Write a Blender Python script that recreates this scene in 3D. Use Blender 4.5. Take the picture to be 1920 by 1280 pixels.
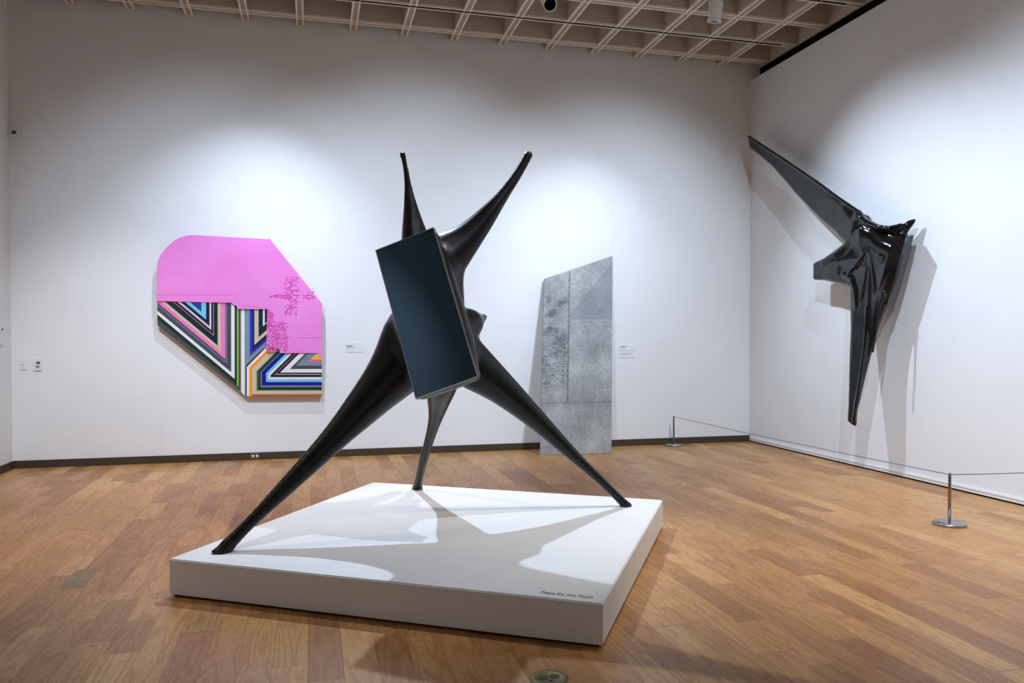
import bpy, bmesh, math, random
import numpy as np
from mathutils import Vector, Matrix
random.seed(7)
for o in list(bpy.data.objects): bpy.data.objects.remove(o)
SC = bpy.context.scene
COL = SC.collection

# ------------------------------------------------------------------ camera
cam_d = bpy.data.cameras.new('camera'); cam = bpy.data.objects.new('camera', cam_d); COL.objects.link(cam)
cam.location = (0, 0, 1.45)
cam.rotation_euler = (math.pi/2 - 0.0191, 0.0006, -0.25)
cam_d.sensor_width = 36; cam_d.lens = 1458.9*36/1920; cam_d.shift_y = 21.3/1920
cam_d.clip_start = 0.05
SC.camera = cam
SC.view_settings.view_transform = 'Standard'; SC.view_settings.look = 'None'
SC.view_settings.gamma = 1; SC.view_settings.exposure = 1.2

# ------------------------------------------------------------------ light
wd = bpy.data.worlds.new('world'); SC.world = wd; wd.use_nodes = True
wd.node_tree.nodes['Background'].inputs[0].default_value = (1.0, 0.87, 0.76, 1)
wd.node_tree.nodes['Background'].inputs[1].default_value = 0.12
COOL = (0.665, 0.80, 1.0); NEUT = (0.93, 0.94, 1.0); WARM = (1.0, 0.78, 0.52)
def spot(name, loc, to, power, size, col, blend=0.6, rad=0.03):
    l = bpy.data.lights.new(name, 'SPOT'); l.energy = power; l.spot_size = math.radians(size)
    l.spot_blend = blend; l.color = col; l.shadow_soft_size = rad
    o = bpy.data.objects.new(name, l); COL.objects.link(o); o.location = loc
    o.rotation_euler = (Vector(to) - Vector(loc)).to_track_quat('-Z', 'Y').to_euler()
    return o
# wall washers on the back wall
spot('wash_light', (-1.5, 4.8, 5.1), (-1.0, 9.74, 1.7), 230, 64, COOL, 1.0)
spot('wash_light', (1.2, 4.8, 5.1), (1.3, 9.74, 1.9), 355, 64, COOL, 1.0)
spot('wash_light', (4.2, 5.0, 5.1), (3.9, 9.74, 1.9), 360, 64, COOL, 1.0)
spot('picture_light', (-.55, 7.9, 5.1), (-0.8, 9.74, .7), 165, 78, COOL, 1.0)
spot('picture_light', (3.5, 7.9, 5.1), (3.4, 9.74, 1.2), 120, 66, COOL, 1.0)
spot('wash_light', (-2.0, 5.6, 5.1), (-2.3, 9.7, 0.3), 190, 44, NEUT, 1.0)  # added fill lamp, lifts the low left end of the wall
# right wall
spot('wash_light', (3.1, 7.5, 5.1), (5.92, 6.7, 1.4), 255, 76, COOL, 1.0)
spot('wash_light', (2.5, 4.0, 5.1), (5.92, 5.7, 1.0), 300, 74, COOL, 1.0)
spot('wash_light', (2.0, 1.4, 5.1), (5.92, 4.0, 0.9), 330, 80, COOL, 1.0)
spot('wash_light', (-1.0, 1.5, 5.1), (-3.2, 3.0, 2.2), 150, 84, COOL, 1.0)
# pedestal
spot('pedestal_light', (0.75, 7.55, 5.0), (1.1, 4.9, 0.4), 330, 48, COOL, 0.5)
spot('pedestal_light', (2.2, 4.3, 5.0), (0.8, 5.3, 0.4), 135, 56, (0.84,0.90,1.0), 0.6)
spot('pedestal_light', (3.05, 1.8, 5.1), (0.6, 5.8, 1.9), 75, 34, COOL, 0.7)
# warm accents on the boards
spot('floor_light', (-3.0, 6.0, 5.0), (-0.9, 6.9, 0.0), 230, 60, WARM, 1.0)
spot('floor_light', (3.9, 1.2, 5.0), (3.6, 3.1, 0.0), 60, 40, WARM, 0.7)
spot('floor_light', (4.2, 3.4, 5.0), (3.4, 5.6, 0.0), 190, 75, (1, .88, .74), 1.0)

# ------------------------------------------------------------------ helpers
def tag(o, label=None, cat=None, group=None, kind=None):
    if label: o['label'] = label
    if cat: o['category'] = cat
    if group: o['group'] = group
    if kind: o['kind'] = kind
    return o
def link(name, me, parent=None):
    o = bpy.data.objects.new(name, me); COL.objects.link(o)
    if parent is not None: o.parent = parent
    return o
def obj(name, bm, mats, parent=None, smooth=False, local=None):
    """one mesh object; world-space bmesh moved into the parent's frame"""
    if parent is not None: bm.transform(parent_world(parent).inverted())
    elif local is not None: bm.transform(Matrix.Translation(local).inverted())
    me = bpy.data.meshes.new(name); bmesh.ops.recalc_face_normals(bm, faces=bm.faces); bm.to_mesh(me); bm.free()
    for m in (mats if isinstance(mats, (list, tuple)) else [mats]): me.materials.append(m)
    if smooth:
        for p in me.polygons: p.use_smooth = True
    o = link(name, me, parent)
    if parent is None and local is not None: o.location = local
    return o
def parent_world(o):
    m = Matrix.LocRotScale(o.location, o.rotation_euler, None)
    return m if o.parent is None else parent_world(o.parent) @ m
def thing(name, loc, label, cat, group=None):
    o = bpy.data.objects.new(name, None); COL.objects.link(o); o.location = loc; o.empty_display_size = .1
    return tag(o, label, cat, group)
def box(bm, c, s, M=None, mi=0, bev=0):
    r = bmesh.ops.create_cube(bm, size=1.0)
    vs = r['verts']
    T = Matrix.Translation(c) @ (M.to_4x4() if M else Matrix()) @ Matrix.Diagonal((*s, 1))
    bmesh.ops.transform(bm, matrix=T, verts=vs)
    fs = {f for v in vs for f in v.link_faces}
    for f in fs: f.material_index = mi
    if bev:
        es = list({e for v in vs for e in v.link_edges})
        bmesh.ops.bevel(bm, geom=es, offset=bev, segments=2, affect='EDGES')
def cyl(bm, a, b, r1, r2=None, n=24, mi=0, caps=True):
    a = Vector(a); b = Vector(b); r2 = r1 if r2 is None else r2; z = (b-a)
    r = bmesh.ops.create_cone(bm, cap_ends=caps, segments=n, radius1=r1, radius2=r2, depth=z.length)
    T = Matrix.Translation((a+b)/2) @ z.to_track_quat('Z', 'Y').to_matrix().to_4x4()
    bmesh.ops.transform(bm, matrix=T, verts=r['verts'])
    for f in {f for v in r['verts'] for f in v.link_faces}: f.material_index = mi
def lathe(bm, prof, c, n=48, mi=0):
    rings = []
    for r, z in prof:
        rings.append([bm.verts.new((c[0]+r*math.cos(2*math.pi*k/n), c[1]+r*math.sin(2*math.pi*k/n), c[2]+z)) for k in range(n)] if r > 1e-6 else [bm.verts.new((c[0], c[1], c[2]+z))])
    for A, B in zip(rings, rings[1:]):
        for k in range(n):
            k2 = (k+1) % n
            if len(A) == 1 and len(B) == 1: continue
            if len(A) == 1: f = bm.faces.new((A[0], B[k], B[k2]))
            elif len(B) == 1: f = bm.faces.new((A[k], A[k2], B[0]))
            else: f = bm.faces.new((A[k], A[k2], B[k2], B[k]))
            f.material_index = mi
def prism(bm, pts, y0, y1, mi=0):
    """polygon in the XZ plane extruded along Y (y0 = front, nearest to the room)"""
    A = [bm.verts.new((x, y0, z)) for x, z in pts]; B = [bm.verts.new((x, y1, z)) for x, z in pts]
    fs = [bm.faces.new(A), bm.faces.new(B[::-1])]
    n = len(pts)
    for i in range(n): fs.append(bm.faces.new((A[i], B[i], B[(i+1) % n], A[(i+1) % n])))
    for f in fs: f.material_index = mi
    return fs

# ------------------------------------------------------------------ materials
def srgb(r, g, b): 
    f = lambda c: (c/255/12.92 if c/255 <= .04045 else ((c/255+.055)/1.055)**2.4)
    return (f(r), f(g), f(b), 1)
class NT:
    def __init__(s, name):
        s.m = bpy.data.materials.new(name); s.m.use_nodes = True; s.t = s.m.node_tree
        s.b = s.t.nodes['Principled BSDF']; s.tc = None
    def n(s, typ, **k):
        x = s.t.nodes.new(typ)
        for a, v in k.items():
            if a.startswith('i_'):
                key = a[2:]; key = int(key) if key.isdigit() else key
                s.put(x.inputs[key], v)
            else: setattr(x, a, v)
        return x
    def put(s, sock, v):
        if isinstance(v, bpy.types.NodeSocket): s.t.links.new(v, sock)
        else: sock.default_value = v
    def math(s, op, a, b=0.0, c=None):
        x = s.t.nodes.new('ShaderNodeMath'); x.operation = op; s.put(x.inputs[0], a); s.put(x.inputs[1], b)
        if c is not None: s.put(x.inputs[2], c)
        return x.outputs[0]
    def obj(s):
        if not s.tc: s.tc = s.t.nodes.new('ShaderNodeTexCoord')
        return s.tc.outputs['Object']
    def noise(s, vec, scale, detail=3, rough=.5):
        x = s.t.nodes.new('ShaderNodeTexNoise'); s.put(x.inputs['Vector'], vec); x.inputs['Scale'].default_value = scale
        x.inputs['Detail'].default_value = detail; x.inputs['Roughness'].default_value = rough
        return x.outputs['Fac']
    def ramp(s, fac, stops):
        x = s.t.nodes.new('ShaderNodeValToRGB'); s.put(x.inputs[0], fac)
        e = x.color_ramp.elements
        while len(e) < len(stops): e.new(.5)
        for k, (p, c) in zip(e, stops): k.position = p; k.color = c if len(c) == 4 else (*c, 1)
        return x.outputs[0]
    def mix(s, fac, a, b, typ='MIX'):
        x = s.t.nodes.new('ShaderNodeMix'); x.data_type = 'RGBA'; x.blend_type = typ
        s.put(x.inputs[0], fac); s.put(x.inputs[6], a); s.put(x.inputs[7], b); return x.outputs[2]
    def mapr(s, v, a, b, c, d):
        x = s.t.nodes.new('ShaderNodeMapRange'); s.put(x.inputs[0], v)
        for i, q in enumerate((a, b, c, d)): x.inputs[i+1].default_value = q
        return x.outputs[0]
    def bump(s, hgt, strength=.3, dist=.01):
        x = s.t.nodes.new('ShaderNodeBump'); s.put(x.inputs['Height'], hgt)
        x.inputs['Strength'].default_value = strength; x.inputs['Distance'].default_value = dist
        s.t.links.new(x.outputs[0], s.b.inputs['Normal'])
    def set(s, **k):
        for a, v in k.items(): s.put(s.b.inputs[a.replace('_', ' ')], v)
        return s
def plain(name, col, rough=.5, metal=0.0, var=.04, scale=30, spec=.5, bump=0):
    t = NT(name); nz = t.noise(t.obj(), scale)
    lo = tuple(c*(1-var) for c in col[:3])+(1,); hi = tuple(min(1, c*(1+var)) for c in col[:3])+(1,)
    t.set(Base_Color=t.ramp(nz, [(.3, lo), (.7, hi)]), Roughness=rough, Metallic=metal, Specular_IOR_Level=spec)
    if bump: t.bump(nz, bump, .002)
    return t.m
M_wall = plain('wall_paint', (.80, .80, .79, 1), .75, var=.012, scale=3, spec=.25)
M_white_trim = plain('white_trim_paint', (.82, .82, .82, 1), .4, var=.01, spec=.5)
M_base = plain('brown_base', srgb(66, 52, 38), .45, var=.12, scale=8)
M_ceil = plain('ceiling_concrete', srgb(200, 188, 170), .8, var=.05, scale=6, spec=.2)
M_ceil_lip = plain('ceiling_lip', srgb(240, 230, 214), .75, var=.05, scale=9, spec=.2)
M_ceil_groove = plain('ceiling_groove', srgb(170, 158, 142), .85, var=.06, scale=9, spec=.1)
M_black = plain('black_matte', (.004, .004, .004, 1), .9, spec=.1)
M_track = plain('track_black', (.02, .018, .016, 1), .5)

def wood():
    t = NT('oak_boards')
    sep = t.n('ShaderNodeSeparateXYZ', i_0=t.obj()); x, y = sep.outputs[0], sep.outputs[1]
    W = .152
    cx = t.math('DIVIDE', x, W); ci = t.math('FLOOR', cx); fx = t.math('SUBTRACT', cx, ci)
    wn = t.n('ShaderNodeTexWhiteNoise', noise_dimensions='1D', i_1=ci)
    L = t.math('MULTIPLY_ADD', wn.outputs['Value'], .5, .62)
    wn2 = t.n('ShaderNodeTexWhiteNoise', noise_dimensions='1D', i_1=t.math('ADD', ci, 37.3))
    cy = t.math('ADD', t.math('DIVIDE', y, L), t.math('MULTIPLY', wn2.outputs['Value'], 9.0))
    # uneven lengths: warp the cell coordinate
    wob = t.math('MULTIPLY', t.math('SINE', t.math('MULTIPLY_ADD', cy, 2.1, wn.outputs['Value'])), .32)
    cy = t.math('ADD', cy, wob)
    yi = t.math('FLOOR', cy); fy = t.math('SUBTRACT', cy, yi)
    comb = t.n('ShaderNodeCombineXYZ', i_0=ci, i_1=yi, i_2=0.0)
    r = t.n('ShaderNodeTexWhiteNoise', noise_dimensions='3D', i_0=comb.outputs[0])
    rv = r.outputs['Value']; rc = r.outputs['Color']
    rs = t.n('ShaderNodeSeparateColor', i_0=rc)
    # grain coordinates, different for every board
    gx = t.math('ADD', t.math('MULTIPLY', x, 1.0), t.math('MULTIPLY', rs.outputs[0], 31.0))
    gy = t.math('ADD', t.math('MULTIPLY', y, .10), t.math('MULTIPLY', rs.outputs[1], 17.0))
    gv = t.n('ShaderNodeCombineXYZ', i_0=gx, i_1=gy, i_2=t.math('MULTIPLY', rv, 11.0)).outputs[0]
    n1 = t.noise(gv, 5.0, 2, .5)
    rings = t.math('SINE', t.math('MULTIPLY', n1, 95.0))
    rings = t.math('MULTIPLY_ADD', rings, .5, .5)
    rings = t.math('POWER', rings, 2.2)
    fine = t.noise(gv, 200.0, 4, .65)
    big = t.noise(t.n('ShaderNodeCombineXYZ', i_0=gx, i_1=t.math('MULTIPLY', gy, 4.0), i_2=rv).outputs[0], 4.0, 3, .5)
    base = t.ramp(rv, [(0, srgb(164, 116, 66)), (.2, srgb(180, 130, 74)), (.5, srgb(192, 143, 84)), (.78, srgb(200, 152, 92)), (.93, srgb(210, 166, 106)), (1, srgb(176, 134, 84))])
    c = t.mix(t.math('MULTIPLY', rings, .42), base, t.mix(1.0, base, srgb(196, 164, 122), 'MULTIPLY'))
    c = t.mix(t.mapr(fine, .42, .72, 0, .5), c, t.mix(1.0, c, srgb(170, 138, 100), 'MULTIPLY'))
    c = t.mix(t.mapr(big, .35, .75, 0, .35), c, t.mix(1.0, c, srgb(214, 190, 158), 'MULTIPLY'))
    # knots and scuffs
    kn = t.n('ShaderNodeTexVoronoi', i_0=t.n('ShaderNodeCombineXYZ', i_0=x, i_1=t.math('MULTIPLY', y, .6), i_2=0.0).outputs[0])
    kn.inputs['Scale'].default_value = 1.7
    c = t.mix(t.mapr(kn.outputs['Distance'], .012, .035, .7, 0), c, srgb(52, 36, 26))
    ex = t.math('MINIMUM', fx, t.math('SUBTRACT', 1.0, fx)); ey = t.math('MULTIPLY', t.math('MINIMUM', fy, t.math('SUBTRACT', 1.0, fy)), 4.6)
    e = t.math('MINIMUM', ex, ey)
    seam = t.mapr(e, .0, .016, 1, 0)
    c = t.mix(t.math('MULTIPLY', seam, .55), c, srgb(58, 38, 24))
    t.set(Base_Color=c, Roughness=t.mapr(fine, .3, .8, .30, .48), Specular_IOR_Level=.45)
    t.bump(t.math('SUBTRACT', t.math('MULTIPLY', fine, .25), seam), .25, .0015)
    return t.m
M_floor = wood()

def concrete():
    t = NT('cast_concrete')
    o = t.obj(); sep = t.n('ShaderNodeSeparateXYZ', i_0=o); v = sep.outputs[2]; u = t.math('MULTIPLY_ADD', v, -.0645, sep.outputs[0])
    n1 = t.noise(o, 2.4, 6, .6); n2 = t.noise(o, 28, 5, .7); n3 = t.noise(o, 8, 4, .6)
    c = t.ramp(n1, [(.3, srgb(128, 128, 126)), (.5, srgb(154, 155, 153)), (.7, srgb(182, 182, 179))])
    c = t.mix(t.mapr(n2, .45, .7, 0, .55), c, srgb(88, 92, 93))
    # left strip : rough, broken skin
    left = t.mapr(u, .33, .345, 1, 0)
    low = t.math('MULTIPLY', t.mapr(v, .78, .86, 0, 1), t.mapr(v, 1.62, 1.50, 0, 1))
    ws = t.n('ShaderNodeTexWave', wave_type='BANDS', bands_direction='Z', i_0=o); ws.inputs['Scale'].default_value = 11; ws.inputs['Distortion'].default_value = 9; ws.inputs['Detail'].default_value = 4; ws.inputs['Detail Scale'].default_value = 3
    rough = t.math('MULTIPLY', t.math('MULTIPLY', left, low), t.mapr(ws.outputs['Fac'], .45, .2, 0, 1))
    rough = t.math('MULTIPLY', rough, t.mapr(n3, .36, .5, 0, 1))
    c = t.mix(t.math('MULTIPLY', rough, .9), c, srgb(70, 72, 74))
    up = t.math('MULTIPLY', left, t.math('MULTIPLY', t.mapr(v, 1.5, 1.6, 0, 1), t.mapr(v, 2.15, 1.95, 0, 1)))
    up = t.math('MULTIPLY', up, t.mapr(n3, .5, .64, 0, 1))
    c = t.mix(t.math('MULTIPLY', up, .85), c, srgb(80, 82, 84))
    c = t.mix(t.math('MULTIPLY', t.math('MULTIPLY', left, t.mapr(n1, .45, .6, 0, 1)), .3), c, srgb(178, 180, 180))
    # form joints with stains
    def joint(coord, at, w, lim=None, k=.65, col=srgb(88, 84, 78)):
        nonlocal c
        d = t.math('ABSOLUTE', t.math('SUBTRACT', t.math('ADD', coord, t.math('MULTIPLY_ADD', n3, .012, -.006)), at))
        m = t.mapr(d, w*.3, w, 1, 0)
        m = t.math('MULTIPLY', m, t.mapr(n2, .3, .55, .35, 1))
        if lim is not None: m = t.math('MULTIPLY', m, lim)
        c = t.mix(t.math('MULTIPLY', m, k), c, col)
    joint(u, .335, .014, t.mapr(v, .635, .65, 0, 1), .8)
    joint(v, .645, .010, None, .6)
    joint(v, 1.735, .008, t.mapr(u, .33, .345, 0, 1), .45)
    # facet cut diagonally across the upper right corner: darker, smoother casting
    tri = t.math('SUBTRACT', v, t.math('MULTIPLY_ADD', t.math('SUBTRACT', u, .345), 1.245, 1.80))
    m = t.math('MULTIPLY', t.math('MULTIPLY', t.mapr(tri, -.006, .0, 1, 0), t.mapr(v, 1.735, 1.74, 0, 1)), t.mapr(u, .345, .35, 0, 1))
    c = t.mix(t.math('MULTIPLY', m, .5), c, srgb(112, 120, 124))
    vor = t.n('ShaderNodeTexVoronoi', i_0=o); vor.inputs['Scale'].default_value = 34
    pit = t.math('MULTIPLY', t.mapr(vor.outputs['Distance'], .05, .14, 1, 0), t.mapr(n3, .5, .6, 0, 1))
    c = t.mix(t.math('MULTIPLY', pit, .6), c, srgb(78, 82, 86))
    t.set(Base_Color=c, Roughness=.62, Specular_IOR_Level=.4)
    hh = t.math('SUBTRACT', t.math('MULTIPLY', n2, .3), t.math('ADD', t.math('ADD', rough, up), pit))
    t.bump(hh, .8, .008)
    return t.m
M_conc = concrete()

def black_sculpt(name, r0, r1, streak=6, coat=0.0, brown=0.0):
    t = NT(name); n1 = t.noise(t.obj(), streak, 4, .6); n2 = t.noise(t.obj(), 40, 3, .6)
    t.set(Base_Color=t.mix(t.mapr(n1, .45, .75, 0, 1), (.003, .003, .0035, 1), (.007+brown, .008+brown*.5, .007, 1)),
          Roughness=t.mapr(n1, .3, .7, r0, r1), Specular_IOR_Level=.5 if coat else .34)
    t.b.inputs['Coat Weight'].default_value = coat; t.b.inputs['Coat Roughness'].default_value = .06
    t.bump(n2, .05, .002)
    return t.m
M_skin = black_sculpt('black_satin_skin', .26, .40, 5, 0, .001)
M_gloss = black_sculpt('black_gloss_skin', .04, .09, 3, .08)
M_mirror = NT('dark_glass').set(Base_Color=(.006, .022, .034, 1), Roughness=.02, Specular_IOR_Level=.95).m
M_mirror.node_tree.nodes['Principled BSDF'].inputs['IOR'].default_value = 1.56
M_mirror.node_tree.nodes['Principled BSDF'].inputs['Specular Tint'].default_value = (.52, .78, 1.0, 1)
M_mframe = plain('panel_edge', (.34, .31, .29, 1), .35, .6, var=.1)
M_mside = plain('panel_side', (.006, .006, .007, 1), .25)
M_plinth = plain('plinth_paint', (.80, .80, .79, 1), .6, var=.015, scale=5, spec=.35)
M_steel = plain('brushed_steel', (.42, .42, .43, 1), .28, 1.0, var=.1, scale=60)
M_post = plain('post_steel', (.30, .27, .25, 1), .25, 1.0, var=.1, scale=40)
M_cord = plain('grey_cord', srgb(98, 96, 98), .6)
M_plate = plain('white_plastic', (.78, .78, .77, 1), .35, var=.01)
M_dark = plain('dark_plastic', srgb(58, 54, 52), .5)
M_grey = plain('grey_plastic', srgb(150, 150, 154), .5)
M_ink = plain('black_ink', srgb(40, 42, 46), .7)
M_inkg = plain('grey_ink', srgb(150, 154, 160), .7)
M_brass = plain('aged_brass', srgb(100, 90, 52), .6, .6, var=.2, scale=25)
M_brassd = plain('brass_dark', srgb(56, 48, 28), .5, .6, var=.25, scale=30)
M_fix = plain('fixture_white', srgb(235, 236, 236), .4, var=.02)
M_alu = plain('plate_metal', srgb(176, 160, 138), .4, .6, var=.1)
M_patchm = plain('grey_patch', srgb(142, 122, 96), .5, 0, var=.22, scale=18)

# ------------------------------------------------------------------ room shell
XL, XR, YB, YF = -3.2494, 5.9242, 9.7435, -6.5
ZT, ZC, ZD = 5.0345, 5.184, 5.62
def slab(name, c, s, m, label=None, kind='structure'):
    bm = bmesh.new(); box(bm, (0, 0, 0), s); o = obj(name, bm, m); o.location = c; o['kind'] = kind
    if label: o['label'] = label
    return o
slab('floor', ((XL+XR)/2, (YB+YF)/2, -.05), (XR-XL+.4, YB-YF+.4, .1), M_floor, 'oak plank gallery floor')
slab('wall_back', ((XL+XR)/2, YB+.1, 2.85), (XR-XL+.6, .2, 5.7), M_wall, 'tall white back wall of the gallery')
slab('wall_left', (XL-.1, (YB+YF)/2, 2.85), (.2, YB-YF, 5.7), M_wall, 'white wall at the left edge')
slab('wall_right', (XR+.1, (YB+YF)/2, ZT/2), (.2, YB-YF, ZT), M_wall, 'white right wall carrying the glossy black sculpture')
slab('gap_shade_1', (XR+.17, (YB+YF)/2, ZT+.33), (.06, YB-YF, .66), M_black, 'black sheet standing for the shade in the recessed gap between right wall and ceiling grid')  # black sheet gives the darkness of the open gap, no real trim here
def ceiling():
    bm = bmesh.new(); s = .6193; sy = .6271; c0 = 1.1364*.9745; r0 = 9.7184*.9745
    xa, xb, ya, yb = XL, 6.02, YF, YB-.012
    def rib(axis, p, a, b, groove):
        w, lip, z = .088, .018, ZC
        if axis == 'y':
            box(bm, (p, (a+b)/2, (z+.014+ZD)/2), (w-.01, b-a, ZD-z-.014), mi=0)
            for q in (-1, 1): box(bm, (p+q*(w/2-lip/2), (a+b)/2, z+.012), (lip, b-a, .024), mi=1)
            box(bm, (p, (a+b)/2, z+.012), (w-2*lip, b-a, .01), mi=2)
            box(bm, (p, b-.009, z+.012), (w, .018, .024), mi=1)
        else:
            box(bm, ((a+b)/2, p, (z+.014+ZD)/2), (b-a, w-.01, ZD-z-.014), mi=0)
            for q in (-1, 1): box(bm, ((a+b)/2, p+q*(w/2-lip/2), z+.0125), (b-a, lip, .0255), mi=1)
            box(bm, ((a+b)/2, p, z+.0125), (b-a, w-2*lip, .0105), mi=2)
    i = -8
    while i < 8:
        p = c0+i*s
        if xa+.05 < p < xb-.05: rib('y', p, ya, yb, 0)
        i += 1
    for j in range(0, 27):
        p = r0-j*sy
        if p > ya: rib('x', p, xa, xb, j % 2)
    box(bm, ((xa+xb)/2+.05, (ya+YB)/2, ZD+.03), (xb-xa+.2, YB-ya+.1, .06), mi=0)
    box(bm, (xb+.012, (ya+yb)/2, (ZC+.014+ZD)/2), (.03, yb-ya, ZD-ZC-.014), mi=0)
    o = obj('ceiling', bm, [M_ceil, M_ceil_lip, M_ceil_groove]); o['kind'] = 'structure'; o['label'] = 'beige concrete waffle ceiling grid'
    return c0, s, r0, sy
C0, CS, R0, RS = ceiling()
# lighting track sunk into the second and fourth ribs
for k, j in enumerate((1, 3, 5)):
    bm = bmesh.new(); box(bm, (0, 0, 0), (8.9, .016, .014))
    o = obj('lighting_track', bm, M_track); o.location = (1.35, R0-j*RS, ZC+.001)
    tag(o, ['thin black lighting track in the ceiling rib nearest the back wall', 'thin black lighting track in the ceiling rib above the white spotlights', 'thin black lighting track in the rib nearest the viewer'][k], 'track', 'lighting tracks')
# baseboards
bm = bmesh.new(); box(bm, (0, 0, .043), (XR-XL-.004, .016, .086)); box(bm, (0, -.008, .004), (XR-XL-.03, .01, .008))
o = obj('baseboard_back', bm, M_base); o.location = ((XL+XR)/2, YB-.008, 0); tag(o, 'dark brown baseboard along the back wall', kind='structure')
bm = bmesh.new(); box(bm, (0, 0, .043), (.016, YB-YF-.03, .086))
o = obj('baseboard_left', bm, M_base); o.location = (XL+.008, (YB+YF)/2-.012, 0); tag(o, 'dark brown baseboard along the left wall', kind='structure')
bm = bmesh.new(); box(bm, (-.003, 0, .051), (.014, YB-YF-.03, .016)); box(bm, (0, 0, .032), (.010, YB-YF-.03, .034)); box(bm, (.001, 0, .006), (.008, YB-YF-.03, .012), mi=1)
o = obj('baseboard_right', bm, [M_white_trim, M_black]); o.location = (XR-.006, (YB+YF)/2-.012, 0); tag(o, 'low white baseboard along the right wall', kind='structure')

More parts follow.
